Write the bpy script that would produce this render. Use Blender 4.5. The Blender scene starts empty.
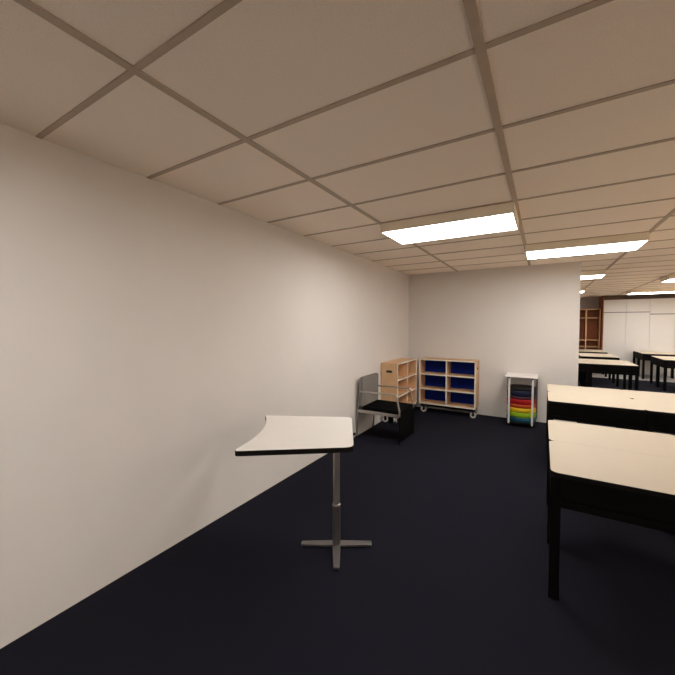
import bpy, bmesh, math, random
from mathutils import Vector, Matrix
random.seed(7)
SC = bpy.context.scene
COL = SC.collection
PI = math.pi

# ------------------------------------------------------------------ helpers
def material(name, color, rough=0.6, metal=0.0, spec=0.5, noise=0.0, scale=30.0, stretch=(1, 1, 1),
             bump=0.0, bump_scale=None, emit=None, strength=0.0):
    m = bpy.data.materials.new(name); m.use_nodes = True
    nt = m.node_tree; b = nt.nodes['Principled BSDF']
    b.inputs['Roughness'].default_value = rough
    b.inputs['Metallic'].default_value = metal
    b.inputs['Specular IOR Level'].default_value = spec
    b.inputs['Base Color'].default_value = (*color, 1)
    if emit:
        b.inputs['Emission Color'].default_value = (*emit, 1)
        b.inputs['Emission Strength'].default_value = strength
    if noise or bump:
        tc = nt.nodes.new('ShaderNodeTexCoord'); mp = nt.nodes.new('ShaderNodeMapping')
        mp.inputs['Scale'].default_value = stretch
        nt.links.new(tc.outputs['Object'], mp.inputs['Vector'])
        nz = nt.nodes.new('ShaderNodeTexNoise'); nz.inputs['Scale'].default_value = scale
        nz.inputs['Detail'].default_value = 5
        nt.links.new(mp.outputs['Vector'], nz.inputs['Vector'])
        if noise:
            rp = nt.nodes.new('ShaderNodeValToRGB')
            rp.color_ramp.elements[0].position = 0.3; rp.color_ramp.elements[1].position = 0.7
            rp.color_ramp.elements[0].color = (*[c * (1 - noise) for c in color], 1)
            rp.color_ramp.elements[1].color = (*[min(1, c * (1 + noise)) for c in color], 1)
            nt.links.new(nz.outputs['Fac'], rp.inputs['Fac'])
            nt.links.new(rp.outputs['Color'], b.inputs['Base Color'])
        if bump:
            nb = nz
            if bump_scale:
                nb = nt.nodes.new('ShaderNodeTexNoise'); nb.inputs['Scale'].default_value = bump_scale
                nt.links.new(tc.outputs['Object'], nb.inputs['Vector'])
            bp = nt.nodes.new('ShaderNodeBump'); bp.inputs['Strength'].default_value = bump
            bp.inputs['Distance'].default_value = 0.004
            nt.links.new(nb.outputs['Fac'], bp.inputs['Height'])
            nt.links.new(bp.outputs['Normal'], b.inputs['Normal'])
    return m

def link(name, bm, mat, parent=None, smooth=False, bevel=0.0):
    me = bpy.data.meshes.new(name)
    bmesh.ops.recalc_face_normals(bm, faces=bm.faces[:])
    bm.to_mesh(me); bm.free()
    for mm in (mat if isinstance(mat, (list, tuple)) else [mat]): me.materials.append(mm)
    if smooth:
        for p in me.polygons: p.use_smooth = True
    o = bpy.data.objects.new(name, me); COL.objects.link(o)
    if parent: o.parent = parent
    if bevel:
        md = o.modifiers.new('bevel', 'BEVEL'); md.width = bevel; md.segments = 2; md.limit_method = 'ANGLE'
    if smooth:
        md = o.modifiers.new('edge', 'EDGE_SPLIT'); md.split_angle = math.radians(40)
    return o

def box(bm, x0, x1, y0, y1, z0, z1, mi=0):
    v = [bm.verts.new(p) for p in ((x0, y0, z0), (x1, y0, z0), (x1, y1, z0), (x0, y1, z0),
                                   (x0, y0, z1), (x1, y0, z1), (x1, y1, z1), (x0, y1, z1))]
    for q in ((0, 3, 2, 1), (4, 5, 6, 7), (0, 1, 5, 4), (1, 2, 6, 5), (2, 3, 7, 6), (3, 0, 4, 7)):
        f = bm.faces.new([v[i] for i in q]); f.material_index = mi
    return bm

def boxes(*bs):
    bm = bmesh.new()
    for b in bs: box(bm, *b)
    return bm

def ring_tube(bm, path, r, n=12, closed=False, r_end=None):
    """sweep a round section along a list of points"""
    P = [Vector(p) for p in path]; rings = []
    up = Vector((0, 0, 1)); prev = None
    for i, p in enumerate(P):
        a = P[(i - 1) % len(P)] if (closed or i > 0) else p
        b = P[(i + 1) % len(P)] if (closed or i < len(P) - 1) else p
        t = (b - a).normalized()
        if prev is None:
            ref = up if abs(t.z) < .9 else Vector((1, 0, 0))
            s = t.cross(ref).normalized()
        else:
            s = (prev - t * prev.dot(t)).normalized()
        prev = s; q = t.cross(s)
        rings.append([bm.verts.new(p + (s * math.cos(2 * PI * k / n) + q * math.sin(2 * PI * k / n)) * r) for k in range(n)])
    m = len(rings)
    for i in range(m if closed else m - 1):
        A, B = rings[i], rings[(i + 1) % m]
        for k in range(n): bm.faces.new((A[k], A[(k + 1) % n], B[(k + 1) % n], B[k]))
    if not closed:
        bm.faces.new(rings[0][::-1]); bm.faces.new(rings[-1])
    return bm

def tube(path, r, n=12, closed=False):
    return ring_tube(bmesh.new(), path, r, n, closed)

def rounded_path(pts, rad, seg=5):
    """polyline with filleted inner corners"""
    P = [Vector(p) for p in pts]; out = [P[0]]
    for i in range(1, len(P) - 1):
        a = (P[i - 1] - P[i]); b = (P[i + 1] - P[i])
        d = min(rad, a.length * .45, b.length * .45)
        s = P[i] + a.normalized() * d; e = P[i] + b.normalized() * d
        for k in range(seg + 1):
            t = k / seg
            out.append(s * (1 - t) ** 2 + P[i] * 2 * t * (1 - t) + e * t * t)
    out.append(P[-1]); return out

def lathe(bm, prof, cx=0, cy=0, n=32):
    rings = []
    for r, z in prof:
        if r < 1e-6: rings.append([bm.verts.new((cx, cy, z))])
        else: rings.append([bm.verts.new((cx + r * math.cos(2 * PI * k / n), cy + r * math.sin(2 * PI * k / n), z)) for k in range(n)])
    for A, B in zip(rings, rings[1:]):
        for k in range(n):
            if len(A) == 1 and len(B) == 1: continue
            if len(A) == 1: bm.faces.new((A[0], B[k], B[(k + 1) % n]))
            elif len(B) == 1: bm.faces.new((A[k], A[(k + 1) % n], B[0]))
            else: bm.faces.new((A[k], A[(k + 1) % n], B[(k + 1) % n], B[k]))
    return bm

def outline_slab(bm, pts, z0, z1, mi=0):
    lo = [bm.verts.new((x, y, z0)) for x, y in pts]; hi = [bm.verts.new((x, y, z1)) for x, y in pts]
    n = len(pts)
    f = bm.faces.new(lo[::-1]); f.material_index = mi
    f = bm.faces.new(hi); f.material_index = mi
    for i in range(n):
        f = bm.faces.new((lo[i], lo[(i + 1) % n], hi[(i + 1) % n], hi[i])); f.material_index = mi
    return bm

def rrect(x0, x1, y0, y1, r, seg=6):
    out = []
    for cx, cy, a in ((x1 - r, y1 - r, 0), (x0 + r, y1 - r, 90), (x0 + r, y0 + r, 180), (x1 - r, y0 + r, 270)):
        for k in range(seg + 1):
            t = math.radians(a + 90 * k / seg); out.append((cx + r * math.cos(t), cy + r * math.sin(t)))
    return out

def fillet(pts, rads, seg=6):
    """round the corners of a closed 2-D outline, one radius per corner"""
    out = []; n = len(pts)
    for i in range(n):
        p = Vector(pts[i]); a = Vector(pts[i - 1]) - p; b = Vector(pts[(i + 1) % n]) - p
        r = rads[i]
        if r <= 0: out.append(tuple(p)); continue
        d = min(r, a.length * .45, b.length * .45)
        s = p + a.normalized() * d; e = p + b.normalized() * d
        for k in range(seg + 1):
            t = k / seg; q = s * (1 - t) ** 2 + p * 2 * t * (1 - t) + e * t * t
            out.append((q.x, q.y))
    return out

def tag(o, label=None, cat=None, group=None, kind=None):
    if label: o['label'] = label
    if cat: o['category'] = cat
    if group: o['group'] = group
    if kind: o['kind'] = kind
    return o

def empty(name, loc, label, cat, group=None, rz=0):
    o = bpy.data.objects.new(name, None); COL.objects.link(o)
    o.location = loc; o.rotation_euler = (0, 0, rz); o.empty_display_size = .1
    return tag(o, label, cat, group)

def structure(name, bm, mat, parent=None, **k):
    o = link(name, bm, mat, parent, **k)
    if not parent: o['kind'] = 'structure'
    return o

def dup(root, loc, label, rz=None):
    r = root.copy(); COL.objects.link(r); r.location = loc; r['label'] = label
    if rz is not None: r.rotation_euler = (0, 0, rz)
    for ch in list(root.children):
        c = ch.copy(); COL.objects.link(c); c.parent = r
        for g in list(ch.children):
            d = g.copy(); COL.objects.link(d); d.parent = c
    return r

# ------------------------------------------------------------------ materials
M_WALL = material('wall_paint', (.682, .648, .615), .85, spec=.2, noise=.015, scale=2.0, bump=.05, bump_scale=220)
M_TILE = material('ceiling_tile', (.945, .84, .73), .95, spec=.1, noise=.05, scale=160, bump=.15)
M_TBAR = material('ceiling_bar', (.50, .40, .31), .6, spec=.2, noise=.03, scale=20)
M_CARPET = material('navy_carpet', (.0108, .0108, .0172), .97, spec=.08, noise=.35, scale=420, bump=.5)
M_VINYL = material('grey_vinyl', (.30, .285, .265), .45, noise=.06, scale=35)
M_BOUNCEFLOOR = material('pale_bounce_floor', (.80, .66, .50), .5, noise=.08, scale=6, stretch=(8, 1, 1))
M_DESKTOP = material('white_laminate', (.80, .765, .72), .45, spec=.35, noise=.01, scale=8)
M_BLACK = material('black_plastic', (.008, .0065, .006), .55, spec=.06, noise=.2, scale=60)
M_BLACKMETAL = material('black_painted_metal', (.004, .0036, .0034), .6, spec=.04, noise=.2, scale=80)
M_MAPLE = material('maple_laminate', (.575, .50, .39), .5, spec=.2, noise=.012, scale=5, stretch=(1, 9, 1))
M_STEEL = material('brushed_steel', (.46, .42, .395), .34, .85, noise=.08, scale=50, stretch=(1, 1, .1))
M_STEELDARK = material('dark_grey_metal', (.17, .16, .155), .38, .8, noise=.08, scale=50)
M_CHAIRTUBE = material('grey_satin_tube', (.50, .47, .45), .3, 1.0, noise=.05, scale=50)
M_GREYFAB = material('grey_upholstery', (.20, .182, .165), .9, spec=.15, noise=.10, scale=250, bump=.3)
M_BLACKFAB = material('black_upholstery', (.004, .0037, .0035), .9, spec=.04, noise=.25, scale=250, bump=.3)
M_BIRCH = material('birch_veneer', (.66, .42, .235), .55, spec=.25, noise=.09, scale=9, stretch=(7, 7, .7))
M_EDGE = material('pale_edge_band', (.78, .725, .65), .5, spec=.3, noise=.03, scale=12)
M_BLUE = material('royal_blue_panel', (.0012, .014, .20), .6, spec=.12, noise=.12, scale=6)
M_WHEEL = material('pale_wheel', (.60, .56, .51), .5, noise=.03, scale=30)
M_WHITEMETAL = material('white_metal', (.72, .69, .66), .4, spec=.4, noise=.02, scale=30)
M_HOUSING = material('cream_lamp_housing', (.90, .81, .66), .55, spec=.3, noise=.02, scale=10)
M_DIFF = material('lamp_diffuser', (.9, .88, .84), .5, noise=.0, emit=(1.0, .970, .935), strength=17.2)
M_CABINET = material('white_cabinet_laminate', (.63, .61, .585), .5, spec=.3, noise=.01, scale=6)
M_REDWOOD = material('red_brown_wood', (.36, .125, .055), .55, spec=.25, noise=.18, scale=8, stretch=(6, 6, .6))
M_OAKEDGE = material('tan_wood_edge', (.62, .38, .20), .55, spec=.25, noise=.1, scale=8, stretch=(6, 6, .6))
M_UMBER = material('umber_panel', (.10, .075, .058), .6, spec=.2, noise=.1, scale=10)
M_HOLESHADE = material('painted_hole_shade', (.02, .018, .016), .8)

# ------------------------------------------------------------------ setting
H = 2.737; XR = 9.5; Y0 = -3.6; YF = 16.35
YB = 6.8635
XV = 6.0; YV = Y0
structure('floor', boxes((0, XV, YV, 13.66, -.1, 0)), M_CARPET)
structure('floor_right_bounce', boxes((XV, XR, YV, 13.66, -.1, 0)), M_BOUNCEFLOOR)  # unseen pale floor, added to bounce light up to the ceiling

structure('floor_far', boxes((0, XR, 13.66, YF, -.1, 0)), M_VINYL)
structure('wall_left', boxes((-.15, 0, Y0, YF, 0, H)), M_WALL)
structure('wall_back', boxes((0, 2.92, YB, YB + .14, 0, H)), M_WALL)
structure('wall_far', boxes((0, XR, YF, YF + .15, 0, H)), M_WALL)
structure('wall_right', boxes((XR, XR + .15, Y0, YF, 0, H)), M_WALL)
structure('wall_rear', boxes((0, XR, Y0 - .15, Y0, 0, H)), M_WALL)

GX, GY = .9656, 1.4013
bm = bmesh.new()
box(bm, 0, XR, Y0, YF, H, H + .1, 0)
w = .0185
for j in range(0, 7):
    x = GX + 1.22 * j
    if x < XR: box(bm, x - w, x + w, Y0, YF, H - .007, H + .002, 1)
k = -7
while GY + .61 * k < YF:
    y = GY + .61 * k
    if y > Y0: box(bm, 0, XR, y - .0135, y + .0135, H - .0055, H + .002, 1)
    k += 1
structure('ceiling', bm, [M_TILE, M_TBAR])

# ------------------------------------------------------------------ ceiling lamps
LZ = 2.640
def make_lamp(x, y, label):
    t = empty('ceiling_light', (x, y, H), label, 'ceiling light', 'rectangular ceiling light panels')
    d = LZ - H
    a, b = .605, .30
    h = bmesh.new()
    box(h, -a, a, -b, -b + .012, d, -.007); box(h, -a, a, b - .012, b, d, -.007)
    box(h, -a, -a + .012, -b + .012, b - .012, d, -.007); box(h, a - .012, a, -b + .012, b - .012, d, -.007)
    box(h, -a + .012, a - .012, -b + .012, b - .012, -.02, -.007)
    link('housing', h, M_HOUSING, t)
    link('diffuser', boxes((-a + .012, a - .012, -b + .012, b - .012, d + .001, d + .008)), M_DIFF, t)
    return t
def lamp_pos(col, row): return (GX + 1.22 * col + .61, GY + .61 * row + .305, H)
L0 = make_lamp(*lamp_pos(0, 3)[:2], 'bright ceiling light panel nearest the long left wall')
for c, r, lab in ((1, 6, 'bright ceiling light panel in front of the end wall, above the rainbow cushion stack'),
                  (1, 11, 'ceiling light panel peeking past the end wall edge, the nearer of two'),
                  (1, 17, 'small ceiling light panel past the end wall edge, above the brown bookcase'),
                  (3, 13.5, 'ceiling light panel above the far right tables, cut by the picture edge'),
                  (3, 19.5, 'ceiling light panel right in front of the white cabinets'),
                  # unseen lamps: left-wall one read from its glow, the others added to raise bounce
                  (0, -3, 'ceiling light panel behind the viewpoint by the left wall'),
                  (2, -6, 'added unseen ceiling light panel behind the viewpoint near the middle of the room'),
                  (5, -6, 'added unseen ceiling light panel behind the viewpoint by the right wall'),
                  (5, -2, 'added unseen ceiling light panel by the right wall, level with the viewpoint'),
                  (5, 1, 'added unseen ceiling light panel by the right wall, just ahead of the viewpoint'),
                  (5, 4, 'added unseen ceiling light panel by the right wall, level with the nearest tables'),
                  (5, 7, 'added unseen ceiling light panel by the right wall, level with the second tables'),
                  (5, 10, 'added unseen ceiling light panel by the right wall, beyond the second tables'),
                  (5, 13, 'added unseen ceiling light panel by the right wall, level with the far tables'),
                  (5, 16, 'added unseen ceiling light panel by the right wall, beyond the far tables'),
                  (5, 19, 'added unseen ceiling light panel by the right wall near the cabinets'),
                  ):
    dup(L0, lamp_pos(c, r), lab)

# ------------------------------------------------------------------ white height-adjustable desk
DZ = .90
t = empty('standing_desk', (1.0775, 2.1875, 0), 'white single-column standing desk with a concave side and black edge, by the left wall', 'desk')
ox, oy = 1.0775, 2.1875
FL, FR, NR, NL = (.318, 2.222), (1.008, 2.562), (1.365, 1.937), (.737, 1.474)
def desk_outline(ins=0.0):
    c0 = Vector(NL); c1 = Vector(FL)
    # concave user side from NL to FL
    mid = (c0 + c1) / 2; inward = Vector((c1 - c0).yx); inward = Vector((inward.x, -inward.y)).normalized()
    if inward.dot(Vector((1, 1))) < 0: inward = -inward
    ctrl = mid + inward * .155
    curve = []
    for i in range(3, 16):
        s = i / 16
        curve.append(tuple(c0 * (1 - s) ** 2 + ctrl * 2 * s * (1 - s) + c1 * s * s))
    pts = fillet([NR, NL] + curve + [FL, FR], [.06, .05] + [0] * 13 + [.012, .06])
    # order: NR -> NL -> curve -> FL -> FR ; make it relative, then inset
    P = [Vector((x - ox, y - oy)) for x, y in pts]
    if ins:
        n = len(P); Q = []
        area = sum(P[i].x * P[(i + 1) % n].y - P[(i + 1) % n].x * P[i].y for i in range(n))
        sg = 1 if area > 0 else -1
        for i in range(n):
            d = (P[(i + 1) % n] - P[i - 1])
            if d.length < 1e-6: Q.append(P[i]); continue
            d.normalize(); Q.append(P[i] + Vector((-d.y, d.x)) * ins * sg)
        P = Q
    return [(p.x, p.y) for p in P]
o = link('edge_band', outline_slab(bmesh.new(), desk_outline(), DZ - .034, DZ - .001), M_BLACK, t)
o['label'] = 'black rounded edge of the desk top'
link('desk_top', outline_slab(bmesh.new(), desk_outline(.003), DZ - .0015, DZ + .0012), M_DESKTOP, t)
link('mounting_plate', boxes((-.11, .11, -.11, .11, DZ - .046, DZ - .034)), M_BLACK, t, bevel=.003)
b = bmesh.new(); lathe(b, [(0, .30), (.0250, .30), (.0250, DZ - .046), (0, DZ - .046)]); link('inner_column', b, M_STEEL, t, smooth=True)
b = bmesh.new(); lathe(b, [(0, .02), (.0305, .02), (.0305, .325), (0, .325)]); link('outer_column', b, M_STEELDARK, t, smooth=True)
b = bmesh.new(); lathe(b, [(.0251, .318), (.032, .318), (.0325, .324), (.031, .331), (.0251, .333)]); link('collar', b, M_STEEL, t, smooth=True)
b = bmesh.new()
for a in (math.radians(31), math.radians(211), math.radians(121), math.radians(301)):
    ln = .27
    ux, uy = math.cos(a), math.sin(a); vx, vy = -uy, ux
    pts = [(ux * 0 + vx * s * .032, uy * 0 + vy * s * .032) for s in (-1,)] + [(ux * ln - vx * .022, uy * ln - vy * .022), (ux * ln + vx * .022, uy * ln + vy * .022), (vx * .032, vy * .032)]
    outline_slab(b, pts, .006, .026)
link('base', b, M_STEELDARK, t, bevel=.004)
for a in (31, 211, 121, 301):
    a = math.radians(a); b = bmesh.new()
    lathe(b, [(0, 0), (.018, 0), (.018, .007), (0, .007)], math.cos(a) * .25, math.sin(a) * .25, 16)
    link('foot', b, M_BLACK, t)

# ------------------------------------------------------------------ grey armchair
AX, AY, CW = .045, 4.515, .585        # back post x, near side y, width
t = empty('armchair', (AX, AY, 0), 'grey metal armchair with black seat and grey padded back against the left wall', 'chair')
for s in (0, CW):
    o = link('rear_leg', tube(rounded_path([(-.022, s, .012), (.0, s, .42), (.028, s, .70), (.03, s, .88)], .05), .0125), M_CHAIRTUBE, t, smooth=True)
    pth = rounded_path([(.03, s, .70), (.612, s, .705), (.655, s, .46), (.657, s, .40)], .028)
    link('arm', tube(pth, .0125), M_CHAIRTUBE, t, smooth=True)
    o = link('front_leg', tube([(.657, s, .40), (.664, s, .012)], .0125), M_BLACKMETAL, t, smooth=True)  # black colour stands in for the dark reflection on the lower leg
    o['label'] = 'front leg, its dark reflection put in as black'
    link('seat_rail', boxes((.0, .648, s - .012, s + .012, .385, .428)), M_CHAIRTUBE, t, bevel=.004)
    for fx in (-.022, .664):
        b = bmesh.new(); lathe(b, [(0, 0), (.016, 0), (.016, .014), (0, .014)], fx, s, 14); link('foot_glide', b, M_BLACK, t)
link('cross_rail', boxes((.03, .055, .012, CW - .012, .385, .42)), M_CHAIRTUBE, t, bevel=.004)
link('seat', boxes((.055, .665, .014, CW - .014, .41, .478)), M_BLACKFAB, t, bevel=.016)
o = link('front_infill', boxes((.652, .664, .010, CW - .010, .03, .412)), M_BLACKFAB, t, bevel=.003)  # black sheet filling the space between the front legs
o['label'] = 'black sheet under the front of the seat'
b = bmesh.new()
pts = rrect(.004, CW - .004, .455, .915, .045)
def bx_(z, d): return d + .012 * (z - .47)
lo = [b.verts.new((bx_(z, .020), y, z)) for y, z in pts]; hi = [b.verts.new((bx_(z, .070), y, z)) for y, z in pts]
b.faces.new(lo); b.faces.new(hi[::-1])
for i in range(len(pts)):
    k = (i + 1) % len(pts); b.faces.new((lo[i], lo[k], hi[k], hi[i]))
o = link('backrest', b, M_GREYFAB, t, bevel=.008); o['label'] = 'grey padded backrest'

# ------------------------------------------------------------------ mobile cubby units
def caster(parent, x, y, rz, r=.055):
    c, s = math.cos(rz), math.sin(rz)
    def T(px, py): return (x + px * c - py * s, y + px * s + py * c)
    b = bmesh.new(); n = 24
    def disc(r0, r1, y0, y1):
        R = []
        for (rr, yy) in ((r0, y0), (r1, y0), (r1, y1), (r0, y1)):
            ring = []
            for k in range(n):
                a = 2 * PI * k / n; px, py = T(rr * math.cos(a) + .012, yy); ring.append(b.verts.new((px, py, r + rr * math.sin(a))))
            R.append(ring)
        for i in range(4):
            A, B = R[i], R[(i + 1) % 4]
            for k in range(n): b.faces.new((A[k], A[(k + 1) % n], B[(k + 1) % n], B[k]))
    for yy in (-.026, .008): disc(r * .55, r, yy, yy + .018)
    w = link('caster', b, M_WHEEL, parent, smooth=True); w['label'] = 'pale wheel with black fork'
    b = bmesh.new()
    p1 = [T(-.022, -.034), T(.03, -.034), T(.03, .034), T(-.022, .034)]
    outline_slab(b, p1, 2 * r + .002, 2 * r + .014)
    for yy in (-.034, .028):
        p2 = [T(-.005, yy), T(.03, yy), T(.03, yy + .006), T(-.005, yy + .006)]
        outline_slab(b, p2, r * .7, 2 * r + .004)
    ring_tube(b, [(*T(.012, -.036), r), (*T(.012, .036), r)], .008, 10)
    lathe(b, [(0, 2 * r + .012), (.014, 2 * r + .012), (.014, 2 * r + .034), (0, 2 * r + .034)], *T(0, 0), 12)
    f = link('caster_fork', b, M_BLACK, w)
    return w

def cubby_unit(loc, rz, label, W, Dp, z0, z1, back_mat, handle_sides, name, back_label=None, back_inset=.03):
    """front face at y=0 looking to -y, body to +y, x from 0..W"""
    t = empty(name, loc, label, 'shelf unit', 'mobile six-cubby shelf units', rz)
    th = .022
    # carcass panels in birch, each with a pale front edging strip
    def panel(nm, bx, edge=None, mat=M_BIRCH, lab=None):
        o = link(nm, boxes(bx), mat, t, bevel=.0015)
        if edge: link('edge_strip', boxes(edge), M_EDGE, o)
        if lab: o['label'] = lab
        return o
    e = .004
    zf = z0 + th; hl = (z1 - z0 - th) / 3
    for sx, hs in ((0, 'l'), (W - th, 'r')):
        o = panel('side_panel', (sx, sx + th, 0, Dp, z0, z1 - th), (sx - .0005, sx + th + .0005, -e, .0, z0, z1))
        if hs in handle_sides:
            hx = sx - .0015 if hs == 'l' else sx + th - .006
            h = bmesh.new()
            pts = rrect(Dp * .5 - .055, Dp * .5 + .055, z1 - .165, z1 - .125, .018)
            lo = [h.verts.new((hx, y, z)) for y, z in pts]; hi = [h.verts.new((hx + .0075, y, z)) for y, z in pts]
            h.faces.new(lo); h.faces.new(hi[::-1])
            for i in range(len(pts)):
                k = (i + 1) % len(pts); h.faces.new((lo[i], lo[k], hi[k], hi[i]))
            ho = link('hand_hole_shade', h, M_HOLESHADE, o); ho['label'] = 'dark oval plate, painted shade of a hand hole'  # dark plate paints the shade inside the cut-out
    panel('top_panel', (-.004, W + .004, 0, Dp + .002, z1 - th, z1), (-.004, W + .004, -e, 0, z1 - th, z1), M_BIRCH)
    panel('bottom_panel', (th, W - th, 0, Dp, z0, z0 + th), (th, W - th, -e, 0, z0, z0 + th))
    for i in (1, 2):
        zz = z0 + i * (z1 - z0 - th) / 3
        panel('shelf', (th, W - th, .0, Dp - back_inset - .008, zz, zz + th), (th, W - th, -e, 0, zz, zz + th))
    cx = W / 2
    panel('divider', (cx - th / 2, cx + th / 2, .0005, Dp - back_inset - .008, z0 + th, z1 - th), (cx - th / 2, cx + th / 2, -e - .0008, .0005, z0 + th, z1 - th))
    o = link('back_panel', boxes((th, W - th, Dp - back_inset - .008, Dp - back_inset, z0 + th, z1 - th)), back_mat, t)
    if back_label: o['label'] = back_label
    link('base_frame', boxes((.02, W - .02, .012, .05, z0 - .042, z0), (.02, W - .02, Dp - .05, Dp - .012, z0 - .042, z0),
                             (.02, .06, .05, Dp - .05, z0 - .042, z0), (W - .06, W - .02, .05, Dp - .05, z0 - .042, z0)), M_BLACKMETAL, t)
    for x, y, r in ((.06, .06, .5), (W - .06, .06, .2), (.06, Dp - .07, 2.0), (W - .06, Dp - .07, -.3)):
        caster(t, x, y, r, (z0 - .064) / 2 if False else .052)
    return t
# unit against the end wall, blue backs
cubby_unit((.358, 6.48, 0), 0, 'six-cubby birch shelf unit with royal blue backs, on casters against the end wall', 1.035, .355, .168, 1.04,
           M_BLUE, 'r', 'mobile_shelf_unit', 'royal blue back panel')
# unit against the left wall, plain backs, seen from its end
cubby_unit((.310, 5.44, 0), PI / 2, 'plain six-cubby birch shelf unit standing end-on along the left wall behind the armchair', 1.02, .30, .168, 1.04,
           M_BIRCH, 'l', 'mobile_shelf_unit', None)

# ------------------------------------------------------------------ cushion trolley
TX, TY = 2.112, 6.600
t = empty('cushion_trolley', (TX, TY, 0), 'white four-post trolley on black casters holding rainbow round cushions at the end wall', 'trolley')
hw, hd = .172, .228
PR = .0145
for sx, sy in ((-1, -1), (1, -1)):
    link('post', boxes((sx * hw - PR, sx * hw + PR, -hd - .032, -hd + .0, .045, .822)), M_WHITEMETAL, t, bevel=.004)
for sx in (-1, 1):
    o = link('post', boxes((sx * (hw + .055) - .010, sx * (hw + .055) + .010, hd - .004, hd + .016, .06, .822)), M_STEELDARK, t, bevel=.004)
    o['label'] = 'grey rear post'
b = bmesh.new()
box(b, -.242, .242, -hd - .035, -hd - .003, .822, .838); box(b, -.242, .242, hd - .02, hd + .02, .822, .838)
box(b, -.242, -.205, -hd - .003, hd - .02, .822, .838); box(b, .205, .242, -hd - .003, hd - .02, .822, .838)
link('top_frame', b, M_WHITEMETAL, t, bevel=.004)
link('top_tray', boxes((-.205, .205, -hd - .003, hd - .02, .825, .831)), M_WHITEMETAL, t)
for sx in (-1, 1):
    b = bmesh.new(); ring_tube(b, [(sx * hw, -hd - .040, .815), (sx * hw, -hd - .028, .815)], .011, 14)
    link('bolt_cap', b, M_BLACK, t)
link('base_plate', boxes((-.225, .225, -hd - .03, hd + .01, .05, .066)), M_BLACK, t, bevel=.004)
def ufork(x, y):
    b = bmesh.new()
    prof = [(-.018, .02), (-.014, .02), (-.014, .047), (.014, .047), (.014, .02), (.018, .02), (.018, .05), (-.018, .05)]
    lo = [b.verts.new((x + p, y - .012, q)) for p, q in prof]; hi = [b.verts.new((x + p, y + .012, q)) for p, q in prof]
    b.faces.new(lo); b.faces.new(hi[::-1])
    for i in range(8):
        k = (i + 1) % 8; b.faces.new((lo[i], lo[k], hi[k], hi[i]))
    return b
for sx in (-1, 1):
    for sy in (-1, 1):
        b = bmesh.new(); x, y = sx * .17, sy * .16
        ring_tube(b, [(x - .012, y, .024), (x + .012, y, .024)], .024, 18)
        w = link('caster', b, M_BLACK, t)
        link('caster_fork', ufork(x, y), M_BLACKMETAL, w)
cush = [('teal', (.008, .10, .155)), ('lime green', (.36, .60, .012)), ('yellow', (.95, .62, .012)), ('orange', (.62, .085, .012)),
        ('red', (.50, .006, .008)), ('plum', (.085, .022, .045)), ('navy blue', (.008, .014, .045)), ('black', (.010, .010, .011))]
names = ['lowest of the stack on the trolley', 'second from the bottom of the trolley stack', 'between the lime and orange cushions in the trolley stack',
         'between the yellow and red cushions in the trolley stack', 'midway up the trolley stack', 'above the red one in the trolley stack',
         'just under the topmost cushion of the trolley stack', 'topmost of the trolley stack']
z = .0664; TH = [.079, .085, .074, .062, .084, .048, .098, .045]
for i, ((nm, colr), wh) in enumerate(zip(cush, names)):
    R = .226; r = .014; th = TH[i]; prof = [(0, 0), (R - r, 0)]
    for k in range(1, 9):
        a = -PI / 2 + PI * k / 9
        prof.append((R - r + r * math.cos(a), th / 2 + (th / 2) * math.sin(a)))
    prof += [(R - r, th), (R * .5, th), (0, th)]
    b = bmesh.new(); lathe(b, prof, 0, 0, 48)
    m = material('cushion_' + nm.replace(' ', '_'), [c * .72 for c in colr], .6, spec=.3, noise=.06, scale=60, bump=.1)
    o = link('round_cushion', b, m, None, smooth=True)
    o.location = (TX, TY, z); z += th + .0004
    tag(o, f'{nm} round floor cushion, {wh}', 'cushion', 'round cushions stacked on the trolley')

# ------------------------------------------------------------------ classroom tables
TZ = .80; TW, TD = .878, .668
def make_table(x, y, label):
    t = empty('classroom_table', (x, y, 0), label, 'table', 'maple topped black classroom tables')
    o = link('edge_band', outline_slab(bmesh.new(), rrect(0, TW, 0, TD, .045), TZ - .03, TZ - .0012), M_BLACK, t)
    o['label'] = 'black table edge'
    link('table_top', outline_slab(bmesh.new(), rrect(.0004, TW - .0004, .0004, TD - .0004, .0446), TZ - .0018, TZ), M_MAPLE, t)
    i = .004; a = .02
    b = boxes((.03, TW - .03, i, i + a, TZ - .165, TZ - .03), (.03, TW - .03, TD - i - a, TD - i, TZ - .165, TZ - .03),
              (i, i + a, .03, TD - .03, TZ - .165, TZ - .03), (TW - i - a, TW - i, .03, TD - .03, TZ - .165, TZ - .03))
    link('apron', b, M_BLACKMETAL, t, bevel=.003)
    b = boxes((.05, TW - .05, i, i + .03, TZ - .215, TZ - .17), (.05, TW - .05, TD - i - .03, TD - i, TZ - .215, TZ - .17),
              (i, i + .03, .05, TD - .05, TZ - .215, TZ - .17), (TW - i - .03, TW - i, .05, TD - .05, TZ - .215, TZ - .17))
    link('lower_rail', b, M_BLACKMETAL, t, bevel=.004)
    link('book_tray', boxes((.03, TW - .03, .03, TD - .03, TZ - .19, TZ - .18)), M_BLACKMETAL, t)
    L = .056
    for lx in (.002, TW - .002 - L):
        for ly in (.002, TD - .002 - L):
            link('leg', boxes((lx, lx + L, ly, ly + L, 0, TZ - .03)), M_BLACKMETAL, t, bevel=.006)
    return t
X1, X2, X3 = 2.464, 2.464 + TW + .0003, 5.08
first = make_table(X1, 2.44, 'maple topped black table nearest the viewpoint, its rounded front left corner facing us')
def tb(x, y, lab): return dup(first, (x, y, 0), lab)
g = TD + .0003
tb(X1, 2.44 + g, 'maple topped black table pushed against the far side of the nearest table')
tb(X2, 2.44 + g, 'maple topped table in the nearest cluster, only a sliver showing at the picture edge')
tb(X1 + .012, 4.715, 'maple topped table at the near left of the second cluster, past the nearest one')
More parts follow.
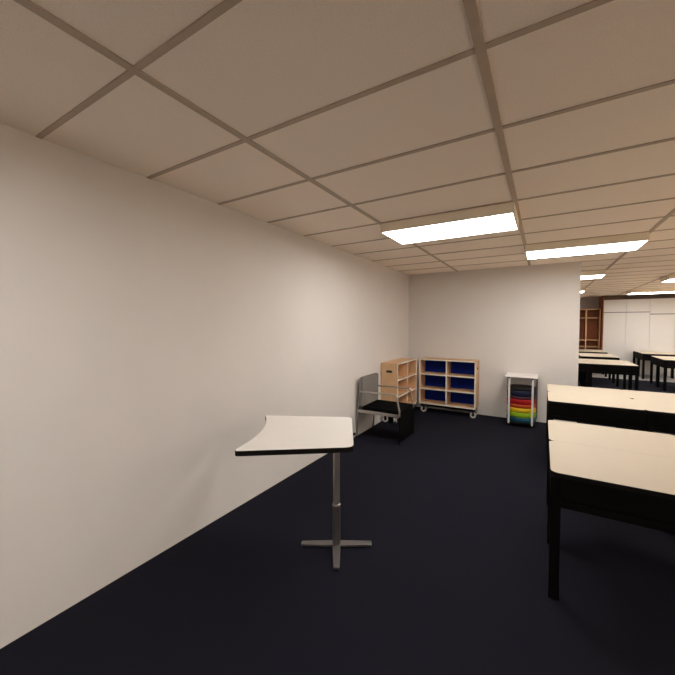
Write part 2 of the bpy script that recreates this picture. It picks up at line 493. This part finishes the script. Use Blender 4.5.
tb(X1 + .012, 4.715 + g, 'maple topped table at the far left of the second cluster, closest to the cushion trolley')
tb(X2 + .012, 4.715, 'maple topped black table at the near right of the second cluster')
tb(X2 + .012, 4.715 + g, 'maple topped black table at the far right of the second cluster')
for y0, nm in ((9.72, 'first cluster beyond the end wall edge'),):
    tb(X1, y0, f'table half hidden by the end wall edge, nearer one of two')
    tb(X1, y0 + g, f'table half hidden by the end wall edge, farther one of two')
    tb(X2, y0, f'maple topped table, near right of the {nm}')
    tb(X2, y0 + g, f'maple topped table, far right of the {nm}')
tb(X2, 11.92, 'distant maple table, nearer one of the middle pair beyond the end wall edge')
tb(X2, 11.92 + g, 'distant maple table, farther one of the middle pair beyond the end wall edge')
tb(X2, 13.95, 'distant maple table, nearer one of the last pair in front of the brown bookcase')
tb(X2, 13.95 + g, 'distant maple table, last one in front of the brown bookcase')
tb(X3, 11.74, 'distant table at right picture edge, nearest of four before the white cabinets')
tb(X3, 11.74 + g, 'distant table at right picture edge, second of four before the white cabinets')
tb(X3, 13.95, 'distant table at right picture edge, third of four before the white cabinets')
tb(X3, 13.95 + g, 'distant maple table touching the white cabinets, last of four at the right edge')

# ------------------------------------------------------------------ white cabinets on the far wall
def cabinet(x0, x1, zj, label, side=False):
    t = empty('storage_cabinet', (x0, 15.3, 0), label, 'cabinet', 'tall white storage cabinets')
    W = x1 - x0; top = 2.572; Dp = 1.03
    link('body', boxes((.02 if side else 0, W, .02, Dp, .09, top - .002)), M_CABINET, t)
    link('plinth', boxes((.02, W, .05, Dp, 0, .09)), M_CABINET, t)
    n = 2; dw = (W - (.004 if side else 0)) / n
    for i in range(n):
        a = (.004 if side else 0) + i * dw
        link('door', boxes((a + .003, a + dw - .003, 0, .019, .075, zj - .014)), M_CABINET, t, bevel=.002)
        link('upper_door', boxes((a + .003, a + dw - .003, 0, .019, zj + .014, top)), M_CABINET, t, bevel=.002)
    link('grip_rail', boxes((.004, W, .008, .0195, zj - .014, zj + .014)), M_STEELDARK, t)
    o = link('top_strip', boxes((0, W, .10, .14, top, H - .008)), M_UMBER, t); o['label'] = 'dark strip between cabinet top and ceiling'  # dark strip from the cabinet top up to the ceiling
    if side:
        o = link('side_panel', boxes((-.02, 0, -.004, Dp + .002, 0, H - .008)), M_REDWOOD, t); o['label'] = 'brown wood side panel'
    return t
cabinet(4.245, 5.487, 2.13, 'tall white cabinet with a brown wooden left side, next to the brown bookcase', True)
cabinet(5.489, 6.731, 2.055, 'tall white cabinet with a lower door joint, right of the one with the brown side')

# ------------------------------------------------------------------ brown open bookcase on the far wall
bx0, bx1, by, bt = 3.34, 4.205, 15.62, 2.285
t = empty('bookcase', (bx0, by, 0), 'empty red-brown open bookcase with tan edges, left of the white cabinets', 'bookcase')
W = bx1 - bx0; Dp = .40
def plank(nm, a):
    o = link(nm, boxes(a), M_REDWOOD, t)
    x0, x1, y0, y1, z0, z1 = a
    link('edge_strip', boxes((x0, x1, -.006, 0, z0, z1)), M_OAKEDGE, o)
plank('side_panel', (0, .035, 0, Dp, 0, bt)); plank('side_panel', (W - .045, W, 0, Dp, 0, bt))
plank('top_panel', (.035, W - .045, 0, Dp, bt - .04, bt))
dx = 3.777 - bx0
plank('divider', (dx - .022, dx + .022, .0005, Dp - .02, .08, bt - .04))
for zz in (1.93, 1.11, .86, .46):
    plank('shelf', (.035, dx - .022, .001, Dp - .02, zz, zz + .035)); plank('shelf', (dx + .022, W - .045, .001, Dp - .02, zz, zz + .035))
plank('bottom_panel', (.035, W - .045, 0, Dp, 0, .08))
link('back_panel', boxes((.035, W - .045, Dp - .02, Dp, .08, bt - .04)), M_REDWOOD, t)

# ------------------------------------------------------------------ camera and view
cam = bpy.data.cameras.new('camera'); co = bpy.data.objects.new('camera', cam); COL.objects.link(co)
cam.sensor_fit = 'HORIZONTAL'; cam.sensor_width = 36; cam.lens = 36 * 340.38 / 675; cam.clip_start = .05
co.location = (2.4067, 0, 1.7015); co.rotation_euler = (PI / 2 - .0379, 0, .5430)
SC.camera = co
wd = bpy.data.worlds.new('world'); SC.world = wd; wd.use_nodes = True
wd.node_tree.nodes['Background'].inputs[0].default_value = (.6, .6, .6, 1); wd.node_tree.nodes['Background'].inputs[1].default_value = .2
SC.view_settings.view_transform = 'Standard'; SC.view_settings.look = 'None'
SC.view_settings.exposure = 0.0; SC.view_settings.gamma = 1; SC.view_settings.use_curve_mapping = False
SC.cycles.max_bounces = 12; SC.cycles.diffuse_bounces = 8; SC.cycles.use_denoising = True
